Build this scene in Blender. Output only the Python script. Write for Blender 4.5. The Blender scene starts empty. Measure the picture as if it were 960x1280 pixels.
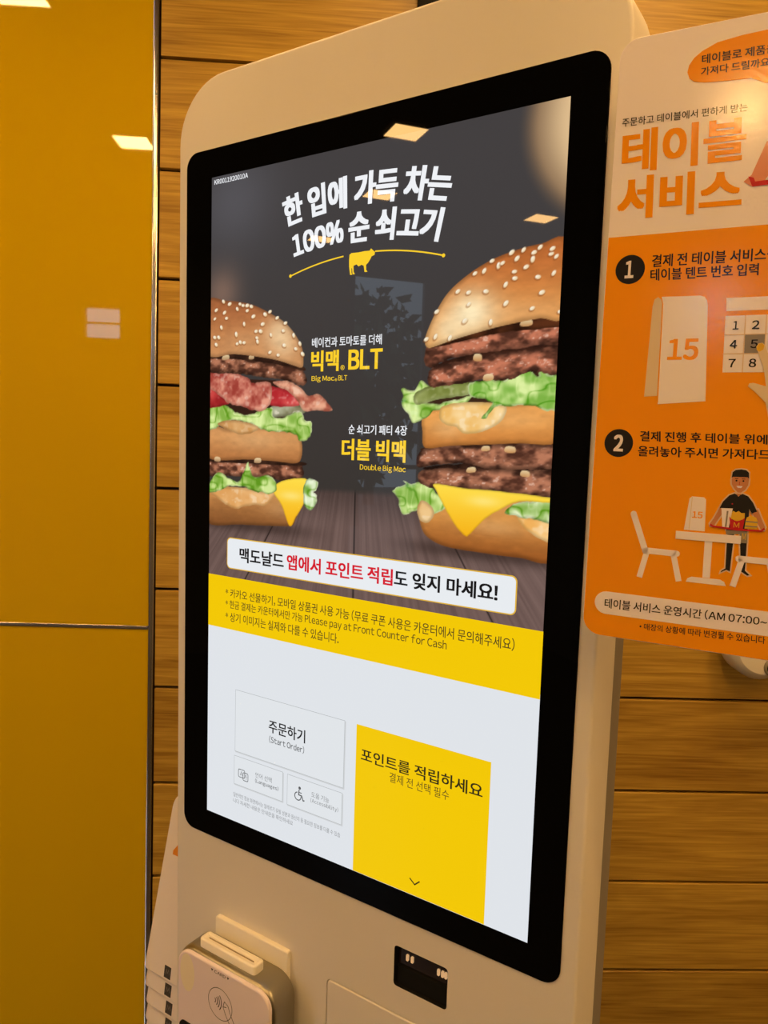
import bpy, bmesh, math, random
import numpy as np
from mathutils import Matrix, Vector

scene = bpy.context.scene
COL = scene.collection

# ---------------------------------------------------------------- camera, world, exposure
cam_data = bpy.data.cameras.new('camera'); cam = bpy.data.objects.new('camera', cam_data); COL.objects.link(cam)
cam_data.sensor_fit = 'AUTO'; cam_data.sensor_width = 36.0
cam_data.lens = 948.6*36.0/1280.0
cam_data.clip_start = .02
RC = ((0.9982155, -0.03477645, -0.04854295), (-0.0448959, 0.09891524, -0.99408256), (0.0393723, 0.994488, 0.0971774))
M = Matrix(RC).to_4x4(); M.translation = (0.35427, -1.42332, 1.48262)
cam.matrix_world = M
scene.camera = cam

world = bpy.data.worlds.new('sky'); scene.world = world; world.use_nodes = True
bg = world.node_tree.nodes['Background']
bg.inputs[0].default_value = (.55, .74, .95, 1); bg.inputs[1].default_value = 8.0
vs_ = scene.view_settings
scene.display_settings.display_device = 'sRGB'
vs_.view_transform = 'Standard'; vs_.look = 'None'; vs_.gamma = 1.0; vs_.exposure = 0.0; vs_.use_curve_mapping = False

LAMP_COLOUR = (1.0, .56, .19)      # the warm downlights of the place
LAMP_POWER = 123.0                  # radiance of each downlight panel
CEILING_Z = 2.60
SCREEN_GAIN = 1.0

# ---------------------------------------------------------------- helpers
def lin(c):
    c = np.asarray(c, float)/255.0
    return np.where(c <= .04045, c/12.92, ((c+.055)/1.055)**2.4)

_mats = {}
def pbr(name, col, rough=.5, metal=0., spec=.5, coat=0., emit=None, bump=None):
    """principled material from an sRGB-independent linear colour"""
    if name in _mats: return _mats[name]
    m = bpy.data.materials.new(name); m.use_nodes = True; nt = m.node_tree; b = nt.nodes['Principled BSDF']
    b.inputs['Base Color'].default_value = (*col, 1); b.inputs['Roughness'].default_value = rough
    b.inputs['Metallic'].default_value = metal; b.inputs['Specular IOR Level'].default_value = spec
    b.inputs['Coat Weight'].default_value = coat
    b.inputs['Coat Roughness'].default_value = .05
    if emit:
        b.inputs['Emission Color'].default_value = (*emit[0], 1); b.inputs['Emission Strength'].default_value = emit[1]
    if bump:
        tc = nt.nodes.new('ShaderNodeTexCoord'); n = nt.nodes.new('ShaderNodeTexNoise'); bp = nt.nodes.new('ShaderNodeBump')
        n.inputs['Scale'].default_value = bump[0]; n.inputs['Detail'].default_value = 2
        bp.inputs['Strength'].default_value = bump[1]; bp.inputs['Distance'].default_value = bump[2]
        nt.links.new(tc.outputs['Object'], n.inputs['Vector']); nt.links.new(n.outputs['Fac'], bp.inputs['Height'])
        nt.links.new(bp.outputs['Normal'], b.inputs['Normal'])
    _mats[name] = m
    return m

def screen_ink(rgb):
    """a colour the display gives off, behind its glossy glass"""
    return pbr('display_%02x%02x%02x' % tuple(rgb), (.004, .004, .004), .015, spec=.09, emit=(tuple(lin(rgb)), SCREEN_GAIN))

class MB:
    """collects polygons, then links them as ONE mesh object"""
    def __init__(s): s.v = []; s.f = []; s.m = []; s.mats = []; s.sm = []
    def mi(s, mat):
        if mat not in s.mats: s.mats.append(mat)
        return s.mats.index(mat)
    def add(s, verts, faces, mat, smooth=False):
        k = len(s.v); s.v += [tuple(p) for p in verts]; i = s.mi(mat)
        for f in faces: s.f.append(tuple(k+a for a in f)); s.m.append(i); s.sm.append(smooth)
    def build(s, name, parent=None, smooth_angle=None):
        me = bpy.data.meshes.new(name); me.from_pydata(s.v, [], s.f); me.update()
        for m in s.mats: me.materials.append(m)
        me.polygons.foreach_set('material_index', s.m); me.polygons.foreach_set('use_smooth', s.sm)
        o = bpy.data.objects.new(name, me); COL.objects.link(o)
        if parent: o.parent = parent
        return o
    # ---- solids
    def box(s, x0, x1, y0, y1, z0, z1, mat):
        v = [(x, y, z) for z in (z0, z1) for y in (y0, y1) for x in (x0, x1)]
        s.add(v, [(0, 2, 3, 1), (4, 5, 7, 6), (0, 1, 5, 4), (2, 6, 7, 3), (0, 4, 6, 2), (1, 3, 7, 5)], mat)
    def loops(s, rings, mat, cap0=True, cap1=True, smooth=True):
        """skin between closed rings of equal length"""
        n = len(rings[0]); v = [p for r in rings for p in r]; f = []
        for k in range(len(rings)-1):
            for i in range(n):
                j = (i+1) % n; f.append((k*n+i, k*n+j, (k+1)*n+j, (k+1)*n+i))
        s.add(v, f, mat, smooth)
        if cap0: s.add(rings[0], [tuple(range(n))[::-1]], mat)
        if cap1: s.add(rings[-1], [tuple(range(n))], mat)
    def slab(s, ring_xz, y0, y1, mat, bev=0., back_bev=0., side=None, steps=4):
        """outline in x,z pushed along y; the front (y0) edge rounded by bev"""
        rings = []
        if bev:
            for k in range(steps+1):
                t = k/steps*math.pi/2; rings.append([(x, y0+bev*(1-math.sin(t)), z) for x, z in inset(ring_xz, bev*(1-math.cos(t)))])
            rings = rings[::-1]
        else: rings.append([(x, y0, z) for x, z in ring_xz])
        if back_bev:
            for k in range(steps+1):
                t = k/steps*math.pi/2; rings.append([(x, y1-back_bev*(1-math.sin(t)), z) for x, z in inset(ring_xz, back_bev*(1-math.cos(t)))])
        else: rings.append([(x, y1, z) for x, z in ring_xz])
        s.loops(rings, side or mat, False, False)
        s.add(rings[0], [tuple(range(len(ring_xz)))], mat); s.add(rings[-1], [tuple(range(len(ring_xz)))[::-1]], side or mat)
    def flat(s, pts, mat, y):
        """flat polygon in x,z facing the front"""
        s.add([(x, y, z) for x, z in pts], [tuple(range(len(pts)))], mat)
    def stroke(s, pts, w, mat, y, closed=False):
        """line of constant width in x,z"""
        p = [np.array(q, float) for q in pts]; n = len(p); L = []; R = []
        for i in range(n):
            a = p[i-1] if (i or closed) else None; b = p[(i+1) % n] if (i < n-1 or closed) else None
            d0 = (p[i]-a)/max(np.linalg.norm(p[i]-a), 1e-9) if a is not None else None
            d1 = (b-p[i])/max(np.linalg.norm(b-p[i]), 1e-9) if b is not None else None
            if d0 is None: d0 = d1
            if d1 is None: d1 = d0
            t = d0+d1; t = t/max(np.linalg.norm(t), 1e-9); nrm = np.array([-t[1], t[0]])
            c = max(.35, abs(nrm@np.array([-d0[1], d0[0]]))); L.append(p[i]+nrm*w/2/c); R.append(p[i]-nrm*w/2/c)
        v = [(q[0], y, q[1]) for q in L+R]; f = []
        for i in range(n if closed else n-1):
            j = (i+1) % n; f.append((i, n+i, n+j, j))
        s.add(v, f, mat)
    def text(s, body, quad, mat, y, weight=0., bend=None):
        """lettering stretched to the four corners TL, TR, BR, BL (x,z); weight thickens the strokes (in ems)"""
        V = []; F = []; x = 0.0
        for ch in body:
            if ch == ' ': x += .235; continue
            wide = ord(ch) > 0x2e7f
            co, fs = glyph(ch)
            if wide: dx = x; x += .92
            else:
                gap = .055 if ch not in '()' else .04
                dx = x+gap-co[:, 0].min(); x += np.ptp(co[:, 0])+2*gap
            for k, (ox, oy) in enumerate(STAMPS if weight else STAMPS[:1]):
                n = len(V); V += [(q[0], q[1], k) for q in co+(dx+ox*weight, oy*weight*.6)]; F += [tuple(n+a for a in f) for f in fs]
        co = np.array(V)[:, :2]; lo, hi = co.min(0), co.max(0); t = (co-lo)/np.maximum(hi-lo, 1e-6)
        TL, TR, BR, BL = [np.array(q, float) for q in quad]
        a = t[:, :1]; b = t[:, 1:]
        P = (BL*(1-a)+BR*a)*(1-b)+(TL*(1-a)+TR*a)*b
        if bend:      # (centre, base height, radius): lettering set along an arch
            uc, v0, R = bend; th = (P[:, 0]-uc)/R; r = R+P[:, 1]-v0
            P = np.stack([uc+r*np.sin(th), v0-R+r*np.cos(th)], 1)
        s.add([(q[0], y-4e-6*v[2], q[1]) for q, v in zip(P, V)], F, mat)

STAMPS = ((0, 0), (1, 1), (-1, 1), (-1, -1), (1, -1), (0, 1), (0, -1), (1, 0), (-1, 0))
_glyphs = {}
def glyph(ch):
    """outline of one character as flat polygons (Latin ones taken from the full-width block, a plain sans)"""
    if ch not in _glyphs:
        c = chr(ord(ch)+0xFEE0) if 33 <= ord(ch) <= 126 and ch not in '*~' else ch
        cu = bpy.data.curves.new('lettering', 'FONT'); cu.body = c; cu.resolution_u = 4
        ob = bpy.data.objects.new('lettering', cu); COL.objects.link(ob); bpy.context.view_layer.update()
        me = bpy.data.meshes.new_from_object(ob.evaluated_get(bpy.context.evaluated_depsgraph_get()))
        _glyphs[ch] = (np.array([v.co[:2] for v in me.vertices]), [tuple(p.vertices) for p in me.polygons])
        bpy.data.objects.remove(ob); bpy.data.curves.remove(cu); bpy.data.meshes.remove(me)
    return _glyphs[ch]

def rrect(x0, x1, z0, z1, r, n=8):
    """rounded rectangle, counter-clockwise seen from the front; r is one radius or (bl, br, tr, tl)"""
    if not isinstance(r, (tuple, list)): r = (r,)*4
    o = []
    for (cx, cz, a0, q) in ((x0, z0, 180, r[0]), (x1, z0, 270, r[1]), (x1, z1, 0, r[2]), (x0, z1, 90, r[3])):
        kx = cx+(q if cx == x0 else -q); kz = cz+(q if cz == z0 else -q)
        for i in range(n+1):
            t = math.radians(a0+90*i/n); o.append((kx+q*math.cos(t), kz+q*math.sin(t)))
    return o
def circle(cx, cz, r, n=28, rz=None): return [(cx+r*math.cos(2*math.pi*i/n), cz+(rz or r)*math.sin(2*math.pi*i/n)) for i in range(n)]
def inset(ring, d):
    """move a counter-clockwise outline inwards by d"""
    if abs(d) < 1e-9: return list(ring)
    n = len(ring); o = []
    for i in range(n):
        k = 1
        a = ring[i-1]; b = ring[i]; c = ring[(i+1) % n]
        e0 = np.array(b)-a; e1 = np.array(c)-b
        if np.linalg.norm(e0) < 1e-7: e0 = np.array(ring[i-1])-ring[i-2]
        if np.linalg.norm(e1) < 1e-7: e1 = np.array(ring[(i+2) % n])-c
        e0 = e0/np.linalg.norm(e0); e1 = e1/np.linalg.norm(e1)
        t = e0+e1; t = t/np.linalg.norm(t); nr = np.array([-t[1], t[0]]); k = max(.5, nr@np.array([-e0[1], e0[0]]))
        o.append(tuple(np.array(b)+nr*d/k))
    return o
def mm(pts, dz=0.): return [(x/1000, z/1000+dz) for x, z in pts]
def arc(cx, cz, r, a0, a1, n=12): return [(cx+r*math.cos(math.radians(a0+(a1-a0)*i/n)), cz+r*math.sin(math.radians(a0+(a1-a0)*i/n))) for i in range(n+1)]

def plate_with_holes(mb, outer, holes, y, mat):
    """flat front with openings cut in it"""
    bm = bmesh.new()
    for ring in [outer]+holes:
        vs = [bm.verts.new((x, y, z)) for x, z in ring]
        for i in range(len(vs)): bm.edges.new((vs[i], vs[(i+1) % len(vs)]))
    bmesh.ops.triangle_fill(bm, use_beauty=True, use_dissolve=False, edges=bm.edges[:], normal=(0, -1, 0))
    bm.verts.index_update()
    mb.add([v.co[:] for v in bm.verts], [tuple(v.index for v in f.verts) for f in bm.faces], mat); bm.free()

def thing(name, label, cat, matrix, group=None):
    o = bpy.data.objects.new(name, None); COL.objects.link(o); o.matrix_world = matrix; o.empty_display_size = .05
    o['label'] = label; o['category'] = cat; o['kind'] = 'thing'
    if group: o['group'] = group
    return o
def structure(o): o['kind'] = 'structure'; return o
SHAPES = {
 'r_bun':[(73.5,168.1),(74.5,176.2),(83.2,194.2),(95.8,211.5),(115.7,225.5),(137.6,235.4),(161.2,241.1),(179.4,243.1),(201.6,243.1),(202.6,185.0),(182.6,183.7),(164.2,181.6),(142.8,178.4),(120.7,174.0),(100.2,169.3),(81.8,164.3),(76.4,164.1)],
 'r_gap':[(77.7,164.5),(110.5,173.4),(147.6,180.3),(202.6,185.6),(203.1,176.3),(147.9,173.8),(97.8,166.0)],
 'r_gap2':[(79.8,147.0),(111.3,155.2),(148.6,160.6),(203.8,163.7),(204.3,155.4),(148.9,152.9),(98.6,147.6)],
 'r_p1':[(73.4,157.6),(76.4,164.5),(89.7,168.6),(110.5,172.2),(135.6,175.5),(164.3,179.4),(202.8,182.9),(203.9,163.1),(183.7,162.5),(155.9,159.3),(124.0,157.1),(95.7,152.3),(82.6,145.7),(74.2,149.4)],
 'r_p2':[(78.0,138.8),(81.2,145.8),(101.0,151.0),(121.6,152.7),(148.7,157.3),(174.7,158.6),(204.1,158.9),(203.0,138.6),(175.7,140.3),(154.7,134.1),(132.5,135.6),(112.3,132.5),(86.0,129.4),(79.1,131.3)],
 'r_pick':[(64.2,122.5),(77.8,129.5),(101.9,132.6),(120.0,132.4),(120.5,122.2),(91.8,118.8),(67.4,113.0)],
 'r_let':[(51.3,128.5),(64.1,127.2),(70.7,135.0),(80.6,128.3),(64.3,120.1),(86.6,114.2),(120.6,121.0),(113.2,113.1),(86.9,108.3),(77.6,101.2),(65.3,97.0),(57.9,105.8),(49.8,114.1),(53.0,121.3)],
 'r_let2':[(120.1,131.3),(132.6,133.3),(152.2,135.3),(161.6,139.5),(172.0,144.7),(182.8,136.9),(184.6,145.4),(194.2,136.7),(203.1,137.6),(202.4,109.0),(177.1,113.2),(158.2,112.1),(146.1,110.9),(136.6,101.9),(131.6,102.9),(143.4,115.4),(120.6,121.0)],
 'r_mid':[(73.5,101.1),(86.8,110.7),(138.6,113.1),(202.2,113.3),(201.6,83.4),(169.3,81.4),(135.2,79.2),(101.7,77.0),(81.5,74.0),(75.0,77.4),(74.0,89.3)],
 'r_sau':[(92.2,110.7),(102.7,114.2),(120.8,115.4),(153.3,113.2),(151.6,99.8),(134.7,90.5),(116.9,88.3),(108.9,93.5),(98.2,95.6),(91.2,101.3)],
 'r_gap3':[(71.9,72.5),(101.6,78.7),(201.6,83.8),(202.1,74.8),(101.9,71.2)],
 'r_p3':[(68.8,65.2),(74.6,72.6),(93.6,77.9),(120.0,78.3),(159.8,80.6),(201.8,80.2),(201.6,63.0),(165.7,59.1),(141.2,59.0),(110.3,62.2),(83.5,58.6),(71.1,56.9)],
 'r_gap4':[(75.3,55.9),(110.3,61.0),(201.5,64.0),(202.1,53.3),(110.7,52.9)],
 'r_p4':[(71.4,49.6),(78.1,54.8),(110.5,57.5),(141.2,59.0),(170.5,58.2),(201.8,58.6),(201.7,40.2),(176.4,37.4),(147.1,40.0),(116.5,40.4),(87.1,38.5),(73.1,42.5)],
 'r_bot':[(74.1,17.2),(90.4,25.6),(142.5,31.7),(201.0,31.5),(202.4,-14.5),(174.3,-15.5),(144.8,-15.3),(105.6,-13.7),(86.3,-8.4),(77.0,0.4)],
 'r_let3':[(44.2,33.4),(57.5,40.4),(56.0,44.0),(64.6,42.0),(75.8,43.9),(90.0,35.1),(101.3,22.8),(85.4,13.2),(71.3,16.9),(60.1,11.6),(52.7,15.5),(50.8,27.7)],
 'r_sau2':[(71.2,19.4),(76.5,27.0),(89.3,18.3),(84.3,7.1),(74.4,8.7)],
 'r_ch':[(88.3,42.7),(116.5,40.4),(147.1,40.0),(200.7,37.3),(200.9,33.2),(171.8,32.6),(152.9,23.3),(140.8,15.5),(126.1,0.2),(122.3,-2.0),(112.8,4.9),(101.5,19.3),(91.3,35.2)],
 'r_let4':[(157.8,22.6),(171.9,31.5),(200.8,35.2),(200.7,17.2),(182.1,18.5),(167.7,20.0)],
 'r_sau3':[(171.3,20.3),(200.7,17.2),(200.4,0.7),(182.7,6.7),(175.3,11.7)],
 'l_bun':[(-204.8,224.5),(-176.5,223.4),(-155.3,220.6),(-134.5,215.5),(-111.4,205.6),(-91.7,195.2),(-77.8,182.1),(-69.4,169.5),(-67.2,157.2),(-68.9,150.1),(-79.8,152.4),(-102.0,158.3),(-130.6,162.9),(-163.5,166.6),(-204.2,168.7)],
 'l_gap':[(-204.2,170.2),(-163.5,167.7),(-102.0,159.3),(-68.9,151.1),(-67.5,147.0),(-101.9,154.1),(-163.4,161.2),(-204.1,163.5)],
 'l_pat':[(-204.2,165.3),(-169.6,165.3),(-130.6,160.2),(-101.9,156.2),(-74.3,150.3),(-64.7,142.9),(-62.7,136.7),(-68.4,131.6),(-87.6,137.1),(-115.8,140.7),(-154.1,145.7),(-204.0,148.9)],
 'l_tom':[(-203.8,134.3),(-178.3,120.7),(-170.4,114.0),(-203.6,110.6)],
 'l_tom2':[(-112.7,131.1),(-81.9,126.6),(-70.8,120.3),(-73.3,112.0),(-112.3,113.0)],
 'l_bac':[(-204.0,147.4),(-178.6,148.4),(-160.1,145.8),(-142.0,141.1),(-136.0,135.6),(-118.6,137.5),(-109.9,134.2),(-108.3,122.6),(-110.9,114.1),(-120.9,106.5),(-135.5,107.5),(-153.5,111.8),(-168.9,114.0),(-184.6,122.9),(-203.8,134.3)],
 'l_str':[(-107.1,136.3),(-87.6,137.1),(-71.1,130.6),(-60.2,122.3),(-47.1,123.7),(-36.5,116.2),(-30.5,110.1),(-32.4,107.1),(-51.9,107.6),(-65.1,106.9),(-73.4,116.2),(-84.6,125.6),(-101.4,132.0)],
 'l_pic':[(-108.0,111.5),(-68.0,112.5),(-66.9,103.8),(-106.4,100.9)],
 'l_mid':[(-203.4,90.1),(-168.5,86.2),(-123.4,89.3),(-94.8,87.7),(-75.4,86.0),(-67.3,74.7),(-67.4,60.1),(-74.6,53.9),(-99.7,54.5),(-137.5,55.1),(-203.0,54.7)],
 'l_let':[(-203.6,107.2),(-184.5,114.0),(-170.4,110.7),(-159.5,105.2),(-141.4,103.1),(-109.4,110.9),(-106.4,101.3),(-95.1,99.7),(-84.1,103.6),(-67.8,105.9),(-64.9,97.6),(-55.5,95.7),(-54.5,87.5),(-60.3,77.0),(-69.7,75.7),(-75.4,83.9),(-94.8,84.9),(-123.4,87.8),(-141.2,94.4),(-165.5,96.3),(-193.7,85.7),(-203.3,85.6)],
 'l_sau':[(-187.3,91.5),(-168.6,96.3),(-144.2,94.4),(-126.3,89.2),(-135.1,83.6),(-153.0,81.0),(-168.4,85.1)],
 'l_gap2':[(-203.0,55.8),(-137.6,56.2),(-69.2,55.8),(-67.8,51.7),(-137.5,50.7),(-203.0,50.1)],
 'l_p2':[(-203.0,51.2),(-168.0,53.4),(-122.7,53.5),(-71.9,54.2),(-65.0,47.6),(-64.8,40.3),(-74.2,35.5),(-88.0,34.7),(-122.4,37.2),(-202.8,35.1)],
 'l_bot':[(-202.7,24.7),(-152.1,23.3),(-93.5,29.1),(-65.8,26.5),(-64.1,14.0),(-73.2,-3.7),(-78.6,-10.6),(-98.3,-12.8),(-151.5,-16.0),(-202.3,-17.5)],
 'l_let2':[(-202.7,22.4),(-185.1,39.5),(-167.7,33.6),(-152.3,32.2),(-140.5,52.8),(-134.3,37.6),(-108.0,39.0),(-99.2,28.7),(-104.7,20.8),(-119.2,20.9),(-152.2,25.5),(-167.6,24.6),(-183.3,19.0),(-202.6,15.5)],
 'l_let3':[(-62.0,37.3),(-46.0,37.1),(-47.1,29.8),(-51.0,26.4),(-45.6,21.6),(-51.8,8.2),(-62.7,13.0)],
 'l_sau2':[(-199.4,20.3),(-152.1,24.4),(-122.1,21.8),(-101.9,22.1),(-113.1,8.2),(-130.7,6.9),(-147.2,3.5),(-157.9,0.4),(-176.7,5.8)],
 'l_ch':[(-104.8,24.1),(-93.6,34.4),(-62.0,39.0),(-59.1,29.1),(-62.7,14.1),(-73.3,-1.6),(-78.6,-10.6),(-83.6,-8.9),(-93.1,9.7)],
}
SPOTS = {
 'r_seed':[(159.2,233.7),(167.7,226.1),(173.2,231.8),(157.4,223.2),(158.1,217.8),(178.5,217.1),(191.9,219.0),(150.0,213.3),(132.0,209.1),(115.5,209.5),(182.6,204.4),(116.2,199.5),(151.0,197.9),(174.8,192.2),(113.0,185.6),(137.7,182.9),(142.7,229.5),(146.3,231.3),(129.5,226.4),(120.8,225.0),(104.9,211.2),(136.5,234.0),(154.2,239.1),(164.7,240.1),(174.1,237.0),(188.9,234.4),(193.4,231.9),(179.1,240.6),(98.8,171.6),(84.1,173.4),(84.5,195.2),(74.7,171.6),(189.8,238.4),(199.2,187.9)],
 'r_oni':[(126.6,154.1),(170.1,180.6),(160.8,76.0),(137.9,75.7),(124.8,56.4),(175.4,56.2),(137.5,136.6)],
 'l_seed':[(-190.4,214.3),(-177.9,210.9),(-174.8,204.8),(-192.5,205.2),(-159.1,213.5),(-144.7,210.9),(-135.8,204.4),(-182.4,195.4),(-148.9,197.3),(-160.2,187.1),(-119.4,205.5),(-122.6,195.8),(-111.0,184.1),(-94.3,187.5),(-131.7,188.9),(-125.3,188.6),(-130.4,182.1),(-129.5,178.2),(-192.3,185.3),(-186.3,185.1),(-190.0,177.5),(-158.5,177.3),(-154.0,178.6),(-148.6,178.0),(-92.6,172.9),(-112.0,166.6),(-100.7,163.4),(-77.4,168.8),(-102.9,201.0),(-91.7,195.2),(-112.9,207.8),(-179.6,222.7),(-170.4,219.5),(-155.2,218.4),(-150.7,216.6),(-144.8,216.2),(-138.9,214.8),(-80.5,182.3),(-72.2,173.7),(-68.4,163.4)],
 'l_oni':[(-175.7,163.1),(-138.0,162.5),(-186.9,53.5),(-127.2,54.2)],
 'lines':[(-106.2,-15.8),(-142.9,-74.4),(0.8,9.7),(1.3,-73.3),(113.0,-15.2),(151.2,-74.1),(-49.2,30.0),(46.4,33.7),(-195.5,23.6)],
 'cow':[(-13.1,250.0),(-12.8,255.5),(-10.5,256.8),(-2.3,256.6),(4.5,257.0),(10.3,256.8),(12.0,258.7),(13.6,257.3),(16.4,255.2),(16.1,252.5),(12.7,251.4),(11.6,249.3),(9.0,246.0),(6.8,244.3),(7.0,239.8),(8.6,237.8),(5.2,237.9),(4.1,243.7),(1.5,244.9),(-1.9,243.7),(-4.3,245.8),(-7.8,244.8),(-7.4,239.2),(-5.9,236.9),(-8.7,237.0),(-9.3,242.2),(-10.1,243.2),(-9.9,238.5),(-9.1,236.6),(-11.5,236.8),(-12.9,244.4)],
}
# ---------------------------------------------------------------- the advert shown on the display
def paint_advert(step=0.75):
    us = np.arange(-199.0, 199.01, step); vs = np.arange(-76.0, 354.01, step)
    U, V = np.meshgrid(us, vs); H, W = U.shape
    img = np.zeros((H, W, 3))

    def noise(sx, sy, seed, octs=3, Uu=None, Vv=None):
        Uu = U if Uu is None else Uu; Vv = V if Vv is None else Vv
        out = np.zeros_like(Uu); amp = 1.0; tot = 0.0
        for o in range(octs):
            r = np.random.RandomState(seed*17+o); g = r.rand(97, 97)
            x = (Uu/sx*2**o) % 96; y = (Vv/sy*2**o) % 96
            i = x.astype(int); j = y.astype(int); fx = x-i; fy = y-j
            fx = fx*fx*(3-2*fx); fy = fy*fy*(3-2*fy)
            out += amp*((g[j, i]*(1-fx)+g[j, i+1]*fx)*(1-fy)+(g[j+1, i]*(1-fx)+g[j+1, i+1]*fx)*fy)
            tot += amp; amp *= .5
        return out/tot

    def smooth(pts, n=5):
        p = np.array(pts); N = len(p); o = []
        for i in range(N):
            a, b, c, d = p[i-1], p[i], p[(i+1) % N], p[(i+2) % N]
            for k in range(n):
                t = k/n
                o.append(.5*(2*b+(c-a)*t+(2*a-5*b+4*c-d)*t*t+(3*b-a-3*c+d)*t**3))
        return np.array(o)

    def sdf(pts, n=5, wob=0.0, seed=1, ws=6.0):
        """signed distance (positive inside) to a closed outline, evaluated in its own window"""
        p = smooth(pts, n) if n > 1 else np.array(pts)
        pad = 4+wob
        i0 = max(0, int((p[:, 0].min()-pad-us[0])/step)); i1 = min(W, int((p[:, 0].max()+pad-us[0])/step)+2)
        j0 = max(0, int((p[:, 1].min()-pad-vs[0])/step)); j1 = min(H, int((p[:, 1].max()+pad-vs[0])/step)+2)
        sl = (slice(j0, j1), slice(i0, i1)); x = U[sl]; y = V[sl]
        if wob:
            x = x+wob*(noise(ws, ws, seed, 2)[sl]-.5)*2; y = y+wob*(noise(ws, ws, seed+5, 2)[sl]-.5)*2
        d2 = np.full(x.shape, 1e9); ins = np.zeros(x.shape, bool)
        for a, b in zip(p, np.roll(p, -1, 0)):
            e = b-a; L = e@e+1e-9
            t = np.clip(((x-a[0])*e[0]+(y-a[1])*e[1])/L, 0, 1)
            d2 = np.minimum(d2, (x-a[0]-t*e[0])**2+(y-a[1]-t*e[1])**2)
            c = (a[1] > y) != (b[1] > y)
            if c.any():
                ins ^= c & (x < a[0]+(y-a[1])*e[0]/(e[1] if abs(e[1]) > 1e-9 else 1e-9))
        return sl, np.where(ins, 1, -1)*np.sqrt(d2)

    def put(sl, a, col):
        col = np.clip(np.asarray(col, float), 0, 1)
        img[sl] = img[sl]*(1-a[..., None])+col*a[..., None]

    def mix(a, b, t):
        t = np.clip(t, 0, 1)[..., None]
        return np.asarray(a)/255.*(1-t)+np.asarray(b)/255.*t

    def cut(d, s=.6): return np.clip(d/s+.5, 0, 1)
    def ss(a, b, x):
        t = np.clip((x-a)/(b-a), 0, 1); return t*t*(3-2*t)

    # backdrop: charcoal with a painted reflection haze and soft out-of-focus glows
    base = mix((56, 51, 48), (66, 63, 64), ss(-50, 354, V))
    img[:] = base
    g = np.exp(-(((U+165)/55)**2+((V-325)/50)**2)); put((slice(None), slice(None)), .38*g, mix((112, 112, 122), (112, 112, 122), g))  # top-left bluish haze: a glass reflection painted into the picture
    g = np.exp(-(((U+182)/26)**2+((V-232)/26)**2)); put((slice(None), slice(None)), .85*g, mix((132, 104, 90), (132, 104, 90), g))
    d = np.hypot((U-262)/1.0, (V-338)/.92)             # big warm bokeh disc at the corner
    put((slice(None), slice(None)), ss(108, 88, d)*.95, mix((128, 100, 74), (232, 196, 146), ss(104, 60, d)))
    # wooden table, planks running towards a far vanishing point
    vpu, vpv = 0.0, 200.0
    edge = 30+.02*U+2.0*(noise(25, 25, 3)-.5)
    t = ss(3, -5, V-edge)
    q = (U-vpu)/np.maximum(vpv-V, 1)*200               # across-plank coordinate
    gr = noise(2.2, 90, 8, 4, q+300, V+300)
    plank = np.floor((q+24)/110.0); tone = (np.sin(plank*12.9)*.5+.5)
    wood = mix((78, 60, 56), (138, 112, 105), .15+.55*gr+.2*tone)
    wood *= (1-.28*ss(-10, 34, V))[..., None]
    for (a, b) in (((-106.2, -15.8), (-142.9, -74.4)), ((.8, 9.7), (1.3, -73.3)), ((113, -15.2), (151.2, -74.1))):
        ln = a[0]+(V-a[1])/(b[1]-a[1])*(b[0]-a[0])
        wood *= (1-.62*np.exp(-((U-ln)/.9)**2))[..., None]
    put((slice(None), slice(None)), t, wood)
    for (cx, w) in ((150, 90), (-160, 105)):             # contact shade shown in the advert photograph
        put((slice(None), slice(None)), .55*np.exp(-((U-cx)/w)**4-((V+16)/7)**2), mix((40, 28, 24), (40, 28, 24), t))

    S = SHAPES
    def bun(key, hi, top, mid, low, seed, toast=0.):
        sl, d = sdf(S[key]); x, y = U[sl], V[sl]
        pts = np.array(S[key]); y0, y1 = pts[:, 1].min(), pts[:, 1].max()
        h = (y-y0)/(y1-y0)
        c = mix(low, mid, h*1.6); c = c*(1-ss(.45, 1.0, h))[..., None]+np.asarray(top)/255*ss(.45, 1.0, h)[..., None]
        for (cx, cy, rx, ry, k) in hi:
            g = k*np.exp(-((x-cx)/rx)**2-((y-cy)/ry)**2)
            c = c*(1-g[..., None])+np.array([1.0, .93, .76])*g[..., None]
        n = noise(9, 4, seed, 4)[sl]; c = c*(.93+.14*n)[..., None]
        c = c*(.80+.20*ss(0, 5, d))[..., None]
        put(sl, cut(d), c)
    def patty(key, seed, warm=0.):
        sl, d = sdf(S[key], wob=1.2, seed=seed, ws=5); y = V[sl]
        n = noise(10, 5.5, seed, 3)[sl]; m = noise(3.0, 2.0, seed+3, 2)[sl]
        c = mix((74, 42, 31), (172+14*warm, 112, 84), ss(.25, .72, n))
        c = c*(.62+.46*ss(0, 6, d))[..., None]
        s = ss(.62, .82, m)*ss(.45, .62, n)*ss(1.5, 5, d)
        c = c*(1-.65*s[..., None])+np.array([.93, .78, .70])*.65*s[..., None]
        put(sl, cut(d), c)
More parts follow.
